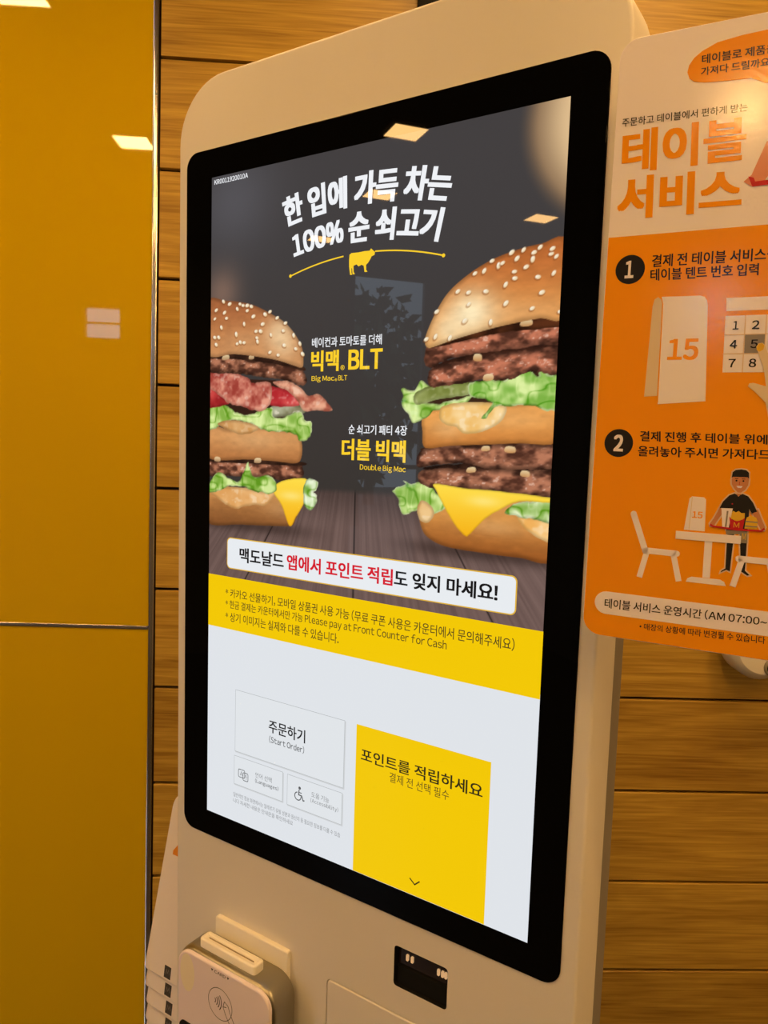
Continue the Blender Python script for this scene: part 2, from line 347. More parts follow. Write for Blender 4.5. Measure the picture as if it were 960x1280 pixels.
    def leaf(key, seed, lo=(96, 150, 32), hi=(222, 240, 160)):
        sl, d = sdf(S[key], wob=1.8, seed=seed, ws=7)
        n = noise(16, 9, seed, 2)[sl]; r = 1-np.abs(noise(7, 16, seed+2, 2)[sl]-.5)*7; e = 1-np.abs(noise(13, 8, seed+9, 1)[sl]-.5)*5
        c = mix(lo, hi, .30+.62*ss(.25, .75, n)+.22*np.clip(r, 0, 1)-.55*np.clip(e, 0, 1)**3)
        c = c*(.72+.28*ss(0, 2.5, d))[..., None]
        k = ss(2.2, .4, d)*ss(.5, .7, noise(12, 12, seed+4, 2)[sl]); c = c*(1-.5*k[..., None])+np.array([.96, .98, .80])*.5*k[..., None]
        put(sl, cut(d), c)
    def flat(key, lo, hi, seed, wob=.6, rim=.82, sc=14, gloss=0.):
        sl, d = sdf(S[key], wob=wob, seed=seed); n = noise(sc, sc, seed, 3)[sl]
        c = mix(lo, hi, ss(.2, .8, n))*(rim+(1-rim)*ss(0, 4, d))[..., None]
        if gloss:
            g = gloss*ss(.6, .78, noise(6, 5, seed+7, 2)[sl])*ss(1, 3.5, d); c = c*(1-g[..., None])+np.array([1, .96, .88])*g[..., None]
        put(sl, cut(d), c)
    def cheese(key, apex, seed):
        sl, d = sdf(S[key], n=4, wob=.3, seed=seed); x, y = U[sl], V[sl]
        pts = np.array(S[key]); h = (y-pts[:, 1].min())/np.ptp(pts[:, 1])
        c = mix((246, 178, 24), (255, 222, 74), h); g = .55*np.exp(-((y-apex[1])/5)**2-((x-apex[0])/16)**2)
        c = c*(1-g[..., None])+np.array([1, .94, .62])*g[..., None]
        put(sl, cut(d), c*(.86+.14*ss(0, 2, d))[..., None])
    def seeds(key, tilt, seed, a=3.0, b=1.95):
        r = np.random.RandomState(seed)
        for (x0, y0) in SPOTS[key]:
            an = r.uniform(-.9, .9)+tilt; ca, sa = math.cos(an), math.sin(an); k = r.uniform(.85, 1.15)
            i0, i1 = max(0, int((x0-6-us[0])/step)), min(W, int((x0+6-us[0])/step)); j0, j1 = max(0, int((y0-6-vs[0])/step)), min(H, int((y0+6-vs[0])/step))
            if i1 <= i0: continue
            sl = (slice(j0, j1), slice(i0, i1)); x = U[sl]-x0; y = V[sl]-y0
            e = np.hypot((x*ca+y*sa)/(a*k), (-x*sa+y*ca)/(b*k))
            e2 = np.hypot(((x+.5)*ca+(y+.9)*sa)/(a*k*1.1), (-(x+.5)*sa+(y+.9)*ca)/(b*k*1.1))
            put(sl, .45*np.clip((1.15-e2)*3, 0, 1), np.zeros(x.shape+(3,))+np.array([.50, .27, .12]))
            put(sl, np.clip((1-e)*3, 0, 1), mix((226, 192, 138), (255, 250, 232), .6+.35*(y-x)/2.5))
    def bits(key, col, seed, a=4.2, b=2.3):
        r = np.random.RandomState(seed)
        for (x0, y0) in SPOTS[key]:
            w, h = a*r.uniform(.8, 1.2), b*r.uniform(.8, 1.2); s = r.uniform(-1, 1)
            sl, d = sdf([(x0-w, y0-h), (x0+w, y0-h+s), (x0+w*.9, y0+h+s), (x0-w*.8, y0+h)], n=3)
            put(sl, cut(d)*.9, mix(col, (246, 224, 176), .5+.5*(V[sl]-y0)/3))

    def fill(pts, col):
        sl, d = sdf(pts, n=1); put(sl, cut(d), np.zeros(d.shape+(3,))+np.array(col)/255)
    fill([(76, 128), (199, 142), (199, 90), (76, 96)], (58, 38, 24)); fill([(-199, 142), (-104, 138), (-74, 118), (-74, 92), (-199, 90)], (52, 30, 22))
    # right-hand burger, from the table upwards
    bun('r_bot', [(150, 8, 30, 7, .18)], (214, 150, 80), (206, 138, 68), (150, 84, 34), 21)
    leaf('r_let3', 31); flat('r_sau3', (240, 176, 92), (250, 206, 140), 33, gloss=.3); flat('r_sau2', (214, 160, 90), (240, 200, 140), 34, gloss=.3)
    leaf('r_let4', 35, hi=(236, 244, 200)); patty('r_p4', 41); flat('r_gap4', (30, 16, 12), (62, 36, 26), 42)
    patty('r_p4', 41); patty('r_p3', 43); flat('r_gap3', (44, 22, 12), (80, 42, 24), 44); patty('r_p3', 43)
    cheese('r_ch', (138, 30), 45)
    bun('r_mid', [(100, 92, 18, 9, .25), (160, 100, 40, 8, .12)], (228, 158, 84), (226, 152, 76), (190, 116, 52), 22)
    leaf('r_let', 36); flat('r_pick', (118, 128, 58), (186, 194, 128), 37, gloss=.25); flat('r_sau', (238, 186, 104), (252, 218, 158), 38, gloss=.35)
    leaf('r_let2', 39, lo=(84, 150, 30)); patty('r_p2', 46, 1); flat('r_gap2', (32, 16, 12), (64, 34, 24), 47); patty('r_p2', 46, 1)
    patty('r_p1', 48, 1); flat('r_gap', (46, 22, 12), (90, 46, 24), 49); bits('r_oni', (206, 150, 92), 5)
    bun('r_bun', [(118, 192, 24, 20, .92), (96, 178, 16, 14, .6), (165, 190, 40, 10, .12)], (186, 104, 50), (206, 130, 66), (226, 164, 96), 23)
    seeds('r_seed', .7, 3)
    # left-hand burger
    bun('l_bot', [(-90, 5, 30, 9, .15)], (196, 140, 82), (184, 124, 68), (128, 78, 40), 24)
    flat('l_sau2', (222, 160, 92), (240, 190, 130), 51, gloss=.3); patty('l_p2', 52); flat('l_gap2', (40, 22, 16), (70, 42, 30), 53)
    cheese('l_ch', (-80, 20), 54); leaf('l_let3', 55, hi=(236, 246, 214)); leaf('l_let2', 56)
    bun('l_mid', [(-130, 75, 40, 10, .15)], (212, 150, 92), (206, 144, 86), (176, 112, 62), 25)
    flat('l_pic', (110, 104, 70), (176, 176, 146), 57, gloss=.5); leaf('l_let', 58); flat('l_sau', (206, 148, 86), (232, 186, 128), 59, gloss=.2)
    flat('l_tom', (150, 30, 34), (204, 70, 66), 60, gloss=.2); flat('l_tom2', (178, 40, 46), (222, 88, 84), 61, gloss=.25)
    flat('l_bac', (158, 62, 52), (232, 158, 132), 62, wob=1.2, sc=9, gloss=.3); patty('l_pat', 63); flat('l_gap', (44, 24, 18), (84, 52, 36), 64)
    flat('l_str', (176, 92, 72), (236, 170, 138), 65, wob=.8, sc=7, gloss=.3); bits('l_oni', (180, 136, 96), 6)
    bun('l_bun', [(-100, 186, 20, 18, .55), (-90, 172, 14, 12, .3), (-150, 180, 30, 14, .1)], (164, 98, 58), (190, 124, 74), (208, 150, 98), 26)
    seeds('l_seed', -.4, 4)
    return us, vs, np.clip(img, 0, 1)
# ---------------------------------------------------------------- materials
def wood_material():
    m = bpy.data.materials.new('oak_cladding'); m.use_nodes = True; nt = m.node_tree; b = nt.nodes['Principled BSDF']
    N = nt.nodes.new; L = nt.links.new
    tc = N('ShaderNodeTexCoord'); sep = N('ShaderNodeSeparateXYZ'); L(tc.outputs['Object'], sep.inputs[0])
    # every board has a grain of its own
    sub = N('ShaderNodeMath'); sub.operation = 'SUBTRACT'; L(sep.outputs['Z'], sub.inputs[0]); sub.inputs[1].default_value = .043
    div = N('ShaderNodeMath'); div.operation = 'DIVIDE'; L(sub.outputs[0], div.inputs[0]); div.inputs[1].default_value = .19
    fl = N('ShaderNodeMath'); fl.operation = 'FLOOR'; L(div.outputs[0], fl.inputs[0])
    wn = N('ShaderNodeTexWhiteNoise'); wn.noise_dimensions = '1D'; L(fl.outputs[0], wn.inputs['W'])
    off = N('ShaderNodeVectorMath'); off.operation = 'MULTIPLY'; L(wn.outputs['Color'], off.inputs[0]); off.inputs[1].default_value = (7, 0, 0)
    add = N('ShaderNodeVectorMath'); L(tc.outputs['Object'], add.inputs[0]); L(off.outputs[0], add.inputs[1])
    def grain(sx, sz, det, dist):
        sc = N('ShaderNodeVectorMath'); sc.operation = 'MULTIPLY'; L(add.outputs[0], sc.inputs[0]); sc.inputs[1].default_value = (sx, 1, sz)
        n = N('ShaderNodeTexNoise'); n.inputs['Scale'].default_value = 1; n.inputs['Detail'].default_value = det; n.inputs['Distortion'].default_value = dist
        L(sc.outputs[0], n.inputs['Vector']); return n.outputs['Fac']
    broad = grain(1.5, 13, 3, 2.2); fine = grain(7, 260, 3, .5); mid = grain(3.0, 85, 3, 1.6)
    def mul(a, k):
        q = N('ShaderNodeMath'); q.operation = 'MULTIPLY'; L(a, q.inputs[0]); q.inputs[1].default_value = k; return q.outputs[0]
    def plus(a, c):
        q = N('ShaderNodeMath'); L(a, q.inputs[0]); L(c, q.inputs[1]); return q.outputs[0]
    f = plus(plus(mul(broad, .34), mul(mid, .40)), plus(mul(fine, .26), mul(wn.outputs['Value'], .08)))
    cr = N('ShaderNodeValToRGB'); L(f, cr.inputs[0])
    cr.color_ramp.elements[0].position = .36; cr.color_ramp.elements[0].color = (.235, .118, .011, 1)
    cr.color_ramp.elements[1].position = .68; cr.color_ramp.elements[1].color = (.61, .395, .062, 1)
    L(cr.outputs[0], b.inputs['Base Color'])
    b.inputs['Roughness'].default_value = .42; b.inputs['Specular IOR Level'].default_value = .35
    bp = N('ShaderNodeBump'); bp.inputs['Strength'].default_value = .12; bp.inputs['Distance'].default_value = .002
    L(f, bp.inputs['Height']); L(bp.outputs['Normal'], b.inputs['Normal'])
    return m
OAK = wood_material()
GAP = pbr('shadow_gap', (.015, .009, .005), .9)
YELLOW_GLASS = pbr('yellow_back_painted_glass', (.60, .40, .0015), .02, spec=.30)
CHROME = pbr('polished_trim', (.62, .60, .56), .18, 1.)
PLASTER = pbr('painted_plaster', (.20, .19, .17), .8)
FLOOR_M = pbr('floor_tile', (.05, .045, .04), .35, bump=(60, .1, .001))
SHELL = pbr('white_powder_coat', (.80, .77, .73), .34, spec=.4, bump=(900, .05, .0002))
REAR = pbr('grey_rear_housing', (.25, .23, .20), .5, spec=.3)
BLACK_GLASS = pbr('black_glass', (.002, .002, .0022), .015, spec=.09)
BLACK = pbr('black_plastic', (.008, .008, .008), .7, spec=.15)

# ---------------------------------------------------------------- the room
X0, X1, YF = -3.9, 2.0, -3.4
mb = MB()
mb.box(0.0, X1, .012, .05, 0, CEILING_Z, GAP)
k = 0; z = 2.1331
while z-.19 > -.2:
    a, c = max(z-.19+.0028, 0), z-.0028; b = .0012
    if c > 0:
        for (z0, z1) in ((a, c),):
            v = [(x, y, q) for x in (.0, X1) for (y, q) in ((.012, z0), (b, z0), (0, z0+b), (0, z1-b), (b, z1), (.012, z1))]
            mb.add(v, [(i, i+1, i+7, i+6) for i in range(5)]+[(0, 6, 11, 5), (5, 4, 3, 2, 1, 0), (6, 7, 8, 9, 10, 11)], OAK)
    z -= .19
for z0 in (2.1331, 2.3231, 2.5131):
    z1 = min(z0+.19, CEILING_Z)
    mb.box(0, X1, 0, .012, z0+.0028, z1-.0028, OAK)
structure(mb.build('wall_back'))

mb = MB(); mb.box(X0, -.0135, 0.0, .05, 1.1125, CEILING_Z, YELLOW_GLASS); mb.box(X0, -.0135, 0.0, .05, 0, 1.1045, YELLOW_GLASS)
structure(mb.build('wall_back_yellow'))
mb = MB(); mb.slab([(-.0125, 0), (-.0032, 0), (-.0032, CEILING_Z), (-.0125, CEILING_Z)], -.003, .05, CHROME, bev=.0024)
mb.box(-.0032, 0, .006, .05, 0, CEILING_Z, GAP); structure(mb.build('trim_1'))
mb = MB(); mb.slab([(X0, 1.1050), (-.0140, 1.1050), (-.0140, 1.1120), (X0, 1.1120)], -.002, .05, CHROME, bev=.0015); structure(mb.build('trim_2'))

mb = MB(); mb.box(X0-.1, X1+.1, YF-.1, .15, -.05, 0, FLOOR_M); structure(mb.build('floor'))
mb = MB(); mb.box(X0-.1, X1+.1, YF-.1, .15, CEILING_Z, CEILING_Z+.05, PLASTER); structure(mb.build('ceiling'))
mb = MB(); mb.box(X1, X1+.1, YF-.1, .1, 0, CEILING_Z, pbr('bounce_plaster', (.55, .53, .49), .8)); structure(mb.build('wall_right'))  # unseen wall, made pale and near to bounce light onto the kiosk side
def wall_with_opening(name, horizontal, pos, a0, a1, o0, o1, z0, z1):
    """a wall with one window opening; horizontal: runs along x at y=pos, else along y at x=pos"""
    mb = MB()
    for (p, q, r, s) in ((a0, o0, 0, CEILING_Z), (o1, a1, 0, CEILING_Z), (o0, o1, 0, z0), (o0, o1, z1, CEILING_Z)):
        if q-p > 1e-4 and s-r > 1e-4:
            if horizontal: mb.box(p, q, pos-.1, pos, r, s, PLASTER)
            else: mb.box(pos-.1, pos, p, q, r, s, PLASTER)
    return structure(mb.build(name))
wall_with_opening('wall_left', False, X0, YF-.1, .1, -2.62, -2.03, .30, 2.56)
wall_with_opening('wall_front', True, YF, X0-.1, X1+.1, -1.31, -1.08, 2.02, 2.22)
FRAME = pbr('window_frame_metal', (.05, .05, .05), .4, .6)
mb = MB()
for (p, q, r, s) in ((-2.62, -2.58, .30, 2.56), (-2.07, -2.03, .30, 2.56), (-2.62, -2.03, .30, .34), (-2.62, -2.03, 2.52, 2.56), (-2.62, -2.03, 1.22, 1.25)):
    mb.box(X0-.07, X0-.03, p, q, r, s, FRAME)
structure(mb.build('window_1'))
mb = MB()
for (p, q, r, s) in ((-1.31, -1.30, 2.02, 2.22), (-1.09, -1.08, 2.02, 2.22), (-1.31, -1.08, 2.02, 2.03), (-1.31, -1.08, 2.21, 2.22), (-1.31, -1.08, 2.115, 2.125)):
    mb.box(p, q, YF-.07, YF-.03, r, s, FRAME)
structure(mb.build('window_2'))

# trees outside the big window, seen only as reflections in the glass
LEAF = pbr('tree_leaf', (.035, .075, .02), .7); BARK = pbr('tree_bark', (.06, .045, .03), .9)
mb = MB(); mb.box(-18, X0-.15, -11, 4, -.08, -.03, pbr('paving', (.12, .12, .11), .8)); structure(mb.build('ground'))
rng = random.Random(5)
for (tx, ty, h) in ((-7.2, -2.9, 2.7), (-10.4, -4.2, 3.6), (-10.2, -7.4, 3.8), (-13.6, -5.6, 4.4)):
    t = thing('tree', 'leafy green tree outside the big window, mirrored in the kiosk glass', 'tree', Matrix.Translation((tx, ty, -.03)), 'trees outside the window')
    mb = MB(); mb.loops([[(r*math.cos(a), r*math.sin(a), z) for a in [i*math.pi/4 for i in range(8)]] for z, r in ((0, .13), (.5, .10), (h*.7, .06))], BARK); mb.build('trunk', t)
    mb = MB()
    for i in range(420):
        while True:
            p = Vector((rng.uniform(-1, 1), rng.uniform(-1, 1), rng.uniform(-1, 1)))
            if .35 < p.length < 1: break
        c = Vector((p.x*1.15, p.y*1.15, h*.66+p.z*h*.36)); s = rng.uniform(.10, .2)
        u = Vector((rng.gauss(0, 1), rng.gauss(0, 1), rng.gauss(0, 1))).normalized(); w = u.orthogonal().normalized()
        q = [c+u*s, c+w*s*.55, c-u*s, c-w*s*.55]; mb.add(q, [(0, 1, 2, 3)], LEAF)
    mb.build('crown', t)

# ---------------------------------------------------------------- square downlights
LAMP = pbr('downlight_glow', (.8, .8, .8), .5, emit=(LAMP_COLOUR, LAMP_POWER))
LAMP_RIM = pbr('downlight_rim', (.7, .68, .62), .5)
spots = [(-.55, -.705), (-.53, -1.72), (-.63, -2.74), (-1.70, -1.53), (-1.62, -.70), (-2.45, -1.70), (-2.45, -2.58), (-3.4, -1.68),
         (.50, -.66), (.50, -1.60), (.50, -2.6), (1.02, -.60), (1.30, -1.22), (1.50, -1.85), (1.35, -2.6)]  # this right-hand row is unseen, added to brighten sign, kiosk side and oak
for i, (lx, ly) in enumerate(spots):
    t = thing('ceiling_light', 'square warm downlight set in the ceiling, mirrored in the glass at the left, added for brightness at the right', 'light',
              Matrix.Translation((lx, ly, CEILING_Z)), 'square downlights in the ceiling')
    if i == 0:
        mb = MB()
        for (p, q, r, s) in ((-.08, .08, -.08, -.066), (-.08, .08, .066, .08), (-.08, -.066, -.066, .066), (.066, .08, -.066, .066)): mb.box(p, q, r, s, -.008, 0, LAMP_RIM)
        rim0 = mb.build('rim', t); mb = MB(); mb.box(-.066, .066, -.066, .066, -.005, -.001, LAMP); dif0 = mb.build('diffuser', t)
    else:
        for src in (rim0, dif0):
            c = src.copy(); COL.objects.link(c); c.parent = t

# ---------------------------------------------------------------- ordering kiosk
KR = Matrix(((0.80801, 0.58910, -0.00930), (-0.58913, 0.80804, -0.00055), (0.00719, 0.00592, 0.99996)))   # columns: right, into the body, up
KM = KR.to_4x4(); KM.translation = Vector((0.36217, -0.68698, 1.400))
SZ = 1.385                                   # height of the screen's middle above the kiosk's foot
def kiosk_point(u, n, v):                     # millimetres: right, out of the face, up from the screen's middle
    return KM @ Matrix.Translation((u/1000, -n/1000, v/1000))
kiosk = thing('ordering_kiosk', 'tall white self-order kiosk with a lit burger advert on its black-framed screen', 'kiosk', KM @ Matrix.Translation((0, 0, -SZ)))
Z = SZ
outline = rrect(-.252, .244, .012, Z+.4605, (.01, .01, .066, .066), 12)
slot = rrect(.0616, .1214, Z-.4555, Z-.4135, .0035, 3)
hatch = rrect(-.0208, .150, Z-.640, Z-.4845, .006, 4)
bev = .0030
mb = MB(); rings = []
for k in range(7):
    t = k/6*math.pi/2; rings.append([(x, bev*(1-math.sin(t)), z) for x, z in inset(outline, bev*(1-math.cos(t)))])
rings = rings[::-1]; rings.append([(x, .052, z) for x, z in outline])
mb.loops(rings, SHELL, False, False)
mb.add(rings[-1], [tuple(range(len(outline)))[::-1]], SHELL)
plate_with_holes(mb, [(x, z) for x, y, z in rings[0]], [slot[::-1], hatch[::-1]], 0.0, SHELL)
for h, dep in ((slot, .03), (hatch, .006)):
    n = len(h); mb.add([(x, 0, z) for x, z in h]+[(x, dep, z) for x, z in h], [(i, (i+1) % n, n+(i+1) % n, n+i) for i in range(n)], SHELL if h is hatch else BLACK)
    mb.add([(x, dep, z) for x, z in h], [tuple(range(n))], BLACK if h is slot else GAP)
mb.build('body', kiosk)
mb = MB(); mb.slab(rrect(-.249, .241, .014, Z+.4575, (.01, .01, .064, .064), 12), .052, .088, REAR); mb.build('rear_cover', kiosk)
mb = MB(); mb.slab(rrect(-.27, .262, 0, .012, .005, 2), -.06, .2, pbr('base_steel', (.3, .3, .3), .4, .8), bev=.002); mb.build('base_plate', kiosk)
mb = MB(); mb.slab(inset(hatch, .0012), -.0006, .0055, SHELL, bev=.0015); mb.build('service_hatch', kiosk)
mb = MB(); mb.slab(rrect(-.2383, .2292, Z-.3840, Z+.3842, .0165, 8), -.0014, .002, BLACK_GLASS, bev=.0008); mb.build('screen_bezel', kiosk)

# scanner in its recess
LENS = pbr('scanner_window', (.02, .012, .01), .08, spec=.6); SPARK = pbr('scanner_led', (.5, .35, .2), .3, emit=((1, .62, .3), .45))
mb = MB()
sx, sz = .0915, Z-.4345
mb.box(.0630, .1200, .0065, .0295, Z-.4350, Z-.4150, LENS); mb.box(.0630, .1200, .0045, .0295, Z-.4545, Z-.4365, BLACK)
for cx in (.0735, .0790, .1085, .1130, .1165):
    mb.slab(rrect(cx-.0014, cx+.0014, Z-.4290, Z-.4225, .001, 3), .0050, .0068, SPARK)
mb.build('barcode_scanner', kiosk)

# display: white page, picture, lettering, buttons
INK_WHITE = screen_ink((224, 228, 233)); INK_TEXT = screen_ink((240, 242, 246)); INK_YELLOW = screen_ink((252, 208, 44)); INK_BAND = screen_ink((243, 200, 6))
INK_BLACK = screen_ink((22, 22, 24)); INK_RED = screen_ink((214, 24, 44)); INK_BROWN = screen_ink((84, 70, 26)); INK_LINE = screen_ink((176, 180, 182)); INK_SHADE = screen_ink((206, 209, 211))
INK_GREY = screen_ink((88, 90, 92)); INK_MID = screen_ink((132, 134, 136)); INK_GOLD = screen_ink((226, 178, 60)); INK_DARK = screen_ink((52, 46, 20))
YD = -.0016
mb = MB(); mb.box(-.1988, .1988, YD, -.0010, Z-.3540, Z+.3540, BLACK_GLASS); mb.flat([(-.1988, Z-.3540), (.1988, Z-.3540), (.1988, Z-.1300), (-.1988, Z-.1300)], INK_WHITE, YD-.0002); display = mb.build('display', kiosk)

def advert_mesh():
    us, vs, img = paint_advert(.75)
    H, W = len(vs), len(us)
    us = np.clip(us, -198.6, 198.6); vs = np.clip(vs, -75.6, 353.8)
    UU, VV = np.meshgrid(us/1000, Z+vs/1000)
    co = np.stack([UU, np.full_like(UU, YD-.0002), VV], -1).reshape(-1, 3)
    idx = np.arange(H*W).reshape(H, W)
    q = np.stack([idx[:-1, :-1], idx[:-1, 1:], idx[1:, 1:], idx[1:, :-1]], -1).reshape(-1, 4)
    me = bpy.data.meshes.new('advert_picture')
    me.vertices.add(len(co)); me.vertices.foreach_set('co', co.ravel())
    me.loops.add(q.size); me.loops.foreach_set('vertex_index', q.ravel())
    me.polygons.add(len(q)); me.polygons.foreach_set('loop_start', np.arange(0, q.size, 4))
    me.update(); me.validate()
    at = me.color_attributes.new('picture', 'FLOAT_COLOR', 'POINT')
    rgba = np.ones((H*W, 4), np.float32); rgba[:, :3] = lin(img.reshape(-1, 3)*255)
    at.data.foreach_set('color', rgba.ravel())
    m = bpy.data.materials.new('display_picture'); m.use_nodes = True; nt = m.node_tree; b = nt.nodes['Principled BSDF']
    a = nt.nodes.new('ShaderNodeAttribute'); a.attribute_name = 'picture'
    b.inputs['Base Color'].default_value = (.004, .004, .004, 1); b.inputs['Roughness'].default_value = .015; b.inputs['Specular IOR Level'].default_value = .09
    nt.links.new(a.outputs['Color'], b.inputs['Emission Color']); b.inputs['Emission Strength'].default_value = SCREEN_GAIN
    me.materials.append(m)
    o = bpy.data.objects.new('advert_picture', me); COL.objects.link(o); o.parent = display
advert_mesh()
Y1, Y2, Y3 = YD-.0004, YD-.0006, YD-.0008
def T(mb, s, q, ink, weight=0., y=Y3): mb.text(s, mm(q, Z), ink, y, weight)
def Q(u0, u1, v1, v0): return [(u0, v1), (u1, v1), (u1, v0), (u0, v0)]

mb = MB()
def arch(s, q, w): mb.text(s, mm(q, Z), INK_TEXT, Y3, w, (0.0, Z+.298, .430))
arch('한 입에 가득 차는', Q(-93.5, 93.0, 328.0, 298.0), .046)
arch('100%', Q(-88.5, -21.6, 289.0, 267.2), .05); arch('순 쇠고기', Q(-15.6, 91.5, 293.4, 264.2), .046)
sw = [(-85.7+175.2*i/24, 241.0+2.2*i/24+12.6*(1-((i-12)/12)**2)) for i in range(25)]
mb.stroke(mm(sw[:10], Z), .0013, INK_YELLOW, Y2); mb.stroke(mm(sw[14:], Z), .0013, INK_YELLOW, Y2)
for e in (sw[0], sw[-1]): mb.flat(mm(circle(e[0], e[1], 1.7, 14), Z), INK_YELLOW, Y3)
mb.flat(mm([(x, z-1.2) for x, z in SPOTS['cow'][::-1]], Z), INK_YELLOW, Y3)
mb.build('headline', display)
mb = MB(); T(mb, 'KR0011920010A', Q(-194.2, -145.6, 350.6, 345.6), INK_TEXT, .02); mb.build('device_number', display)
mb = MB()
T(mb, '베이컨과 토마토를 더해', Q(-56.2, 27.0, 178.6, 169.0), INK_TEXT, .012)
T(mb, '빅맥', Q(-56.8, -22.5, 166.0, 145.6), INK_YELLOW, .036); T(mb, '®', Q(-20.2, -15.4, 151.2, 146.4), INK_YELLOW, .01)
T(mb, 'BLT', Q(-11.0, 28.4, 165.4, 146.6), INK_YELLOW, .04); T(mb, 'Big Mac', Q(-55.8, -27.5, 141.6, 135.0), INK_YELLOW, .01)
T(mb, '®', Q(-26.8, -24.0, 138.6, 136.0), INK_YELLOW, .01); T(mb, 'BLT', Q(-22.6, -12.0, 141.4, 136.6), INK_YELLOW, .01)
mb.build('product_caption', display)
mb = MB()
T(mb, '순 쇠고기 패티 4장', Q(-8.7, 58.0, 94.3, 85.0), INK_TEXT, .015)
T(mb, '더블 빅맥', Q(-16.4, 57.2, 80.6, 60.0), INK_YELLOW, .036); T(mb, 'Double Big Mac', Q(5.9, 57.9, 56.8, 49.8), INK_YELLOW, .01)
mb.build('product_caption', display)

mb = MB()
mb.flat(mm(rrect(-170.6, 173.4, -66.0, -31.4, 5.5, 6), Z), INK_GOLD, Y1); mb.flat(mm(rrect(-169.4, 172.2, -64.9, -32.5, 4.6, 6), Z), screen_ink((232, 236, 240)), Y2)
T(mb, '맥도날드', Q(-151.3, -87.9, -40.8, -57.0), INK_BLACK, .03); T(mb, '앱에서 포인트 적립', Q(-83.9, 47.4, -40.8, -57.0), INK_RED, .03)
T(mb, '도 잊지 마세요!', Q(48.8, 155.8, -40.8, -56.4), INK_BLACK, .03)
mb.build('points_notice', display)
mb = MB()
mb.flat(mm(Q(-198.8, 198.8, -75.4, -134.2)[::-1], Z), INK_BAND, Y1)
T(mb, '* 카카오 선물하기, 모바일 상품권 사용 가능 (무료 쿠폰 사용은 카운터에서 문의해주세요)', [(-171.7, -88.0), (173.7, -85.6), (173.7, -97.0), (-171.7, -98.6)], INK_BROWN, .008)
T(mb, '* 현금 결제는 카운터에서만 가능 Please pay at Front Counter for Cash', [(-171.5, -101.2), (107.8, -98.8), (107.8, -109.6), (-171.5, -112.0)], INK_BROWN, .008)
T(mb, '* 상기 이미지는 실제와 다를 수 있습니다.', [(-171.4, -114.8), (-14.4, -113.6), (-14.4, -124.2), (-171.4, -125.2)], INK_BROWN, .008)
mb.build('payment_notice', display)

def button(name, x0, x1, z0, z1):
    mb = MB()
    mb.flat(mm(Q(x0+.4, x1+1.1, z1-1, z0-1.3)[::-1], Z), INK_SHADE, Y1)
    mb.flat(mm(Q(x0, x1, z1, z0)[::-1], Z), INK_LINE, Y2-.00005); mb.flat(mm(Q(x0+.5, x1-.5, z1-.5, z0+.5)[::-1], Z), screen_ink((225, 229, 233)), Y2-.0001)
    return mb
mb = button('start', -155.1, -3.9, -271.5, -200.6)
T(mb, '주문하기', Q(-105.2, -54.5, -223.2, -237.4), INK_BLACK, .018); T(mb, '(Start Order)', Q(-104.3, -55.6, -240.8, -249.0), INK_GREY, .012)
mb.build('start_button', display)
mb = button('languages', -156.0, -84.0, -309.8, -276.4)
mb.stroke(mm(rrect(-149, -139.5, -299.5, -290.5, 1.5, 3), Z), .0008, INK_GREY, Y3, True); mb.stroke(mm(rrect(-142, -134.5, -302, -293, 1.5, 3), Z), .0008, INK_GREY, Y3, True)
T(mb, 'A', Q(-146.5, -142.6, -292.6, -297.5), INK_GREY); T(mb, '가', Q(-140.5, -136, -294.6, -300.4), INK_GREY)
T(mb, '언어 선택', Q(-123.7, -99.7, -287.4, -293.4), INK_MID); T(mb, '(Languages)', Q(-123.8, -89.9, -294.6, -300.4), INK_GREY, .008)
mb.build('languages_button', display)
mb = button('accessibility', -78.0, -4.9, -310.8, -276.7)
mb.stroke(mm(arc(-62.8, -297.0, 4.3, 100, 370, 18), Z), .0011, INK_GREY, Y3); mb.flat(mm(circle(-60.6, -287.6, 1.7, 14), Z), INK_GREY, Y3)
mb.stroke(mm([(-61.2, -289.6), (-61.8, -295.2), (-57.6, -295.4), (-55.6, -300.2), (-53.8, -299.6)], Z), .0013, INK_GREY, Y3); mb.stroke(mm([(-61.5, -292.4), (-57.6, -292.6)], Z), .001, INK_GREY, Y3)
T(mb, '도움 기능', Q(-44.7, -21.6, -286.6, -292.6), INK_MID); T(mb, '(Accessibility)', Q(-45.6, -9.6, -293.6, -299.4), INK_MID, .006)
mb.build('accessibility_button', display)
mb = MB()
T(mb, '일반적인 정보 화면에서는 알레르기 유발 성분과 원산지 등 필요한 정보를 다룰 수 있습', Q(-156.5, -6.4, -319.4, -324.6), INK_MID)
T(mb, '니다 자세한 내용은 안내문을 확인하세요', Q(-156.5, -68.9, -326.6, -331.8), INK_MID)
mb.build('fine_print', display)
mb = MB()
mb.flat(mm(Q(10.2, 156.8, -200.8, -353.6)[::-1], Z), INK_BAND, Y1)
T(mb, '포인트를 적립하세요', Q(16.6, 150.0, -223.4, -236.6), INK_DARK, .018); T(mb, '결제 전 선택 필수', Q(50.9, 116.3, -238.8, -248.6), INK_BROWN)
mb.stroke(mm([(77.4, -337.4), (83.2, -342.2), (88.6, -337.2)], Z), .0013, INK_DARK, Y3)
mb.build('points_panel', display)
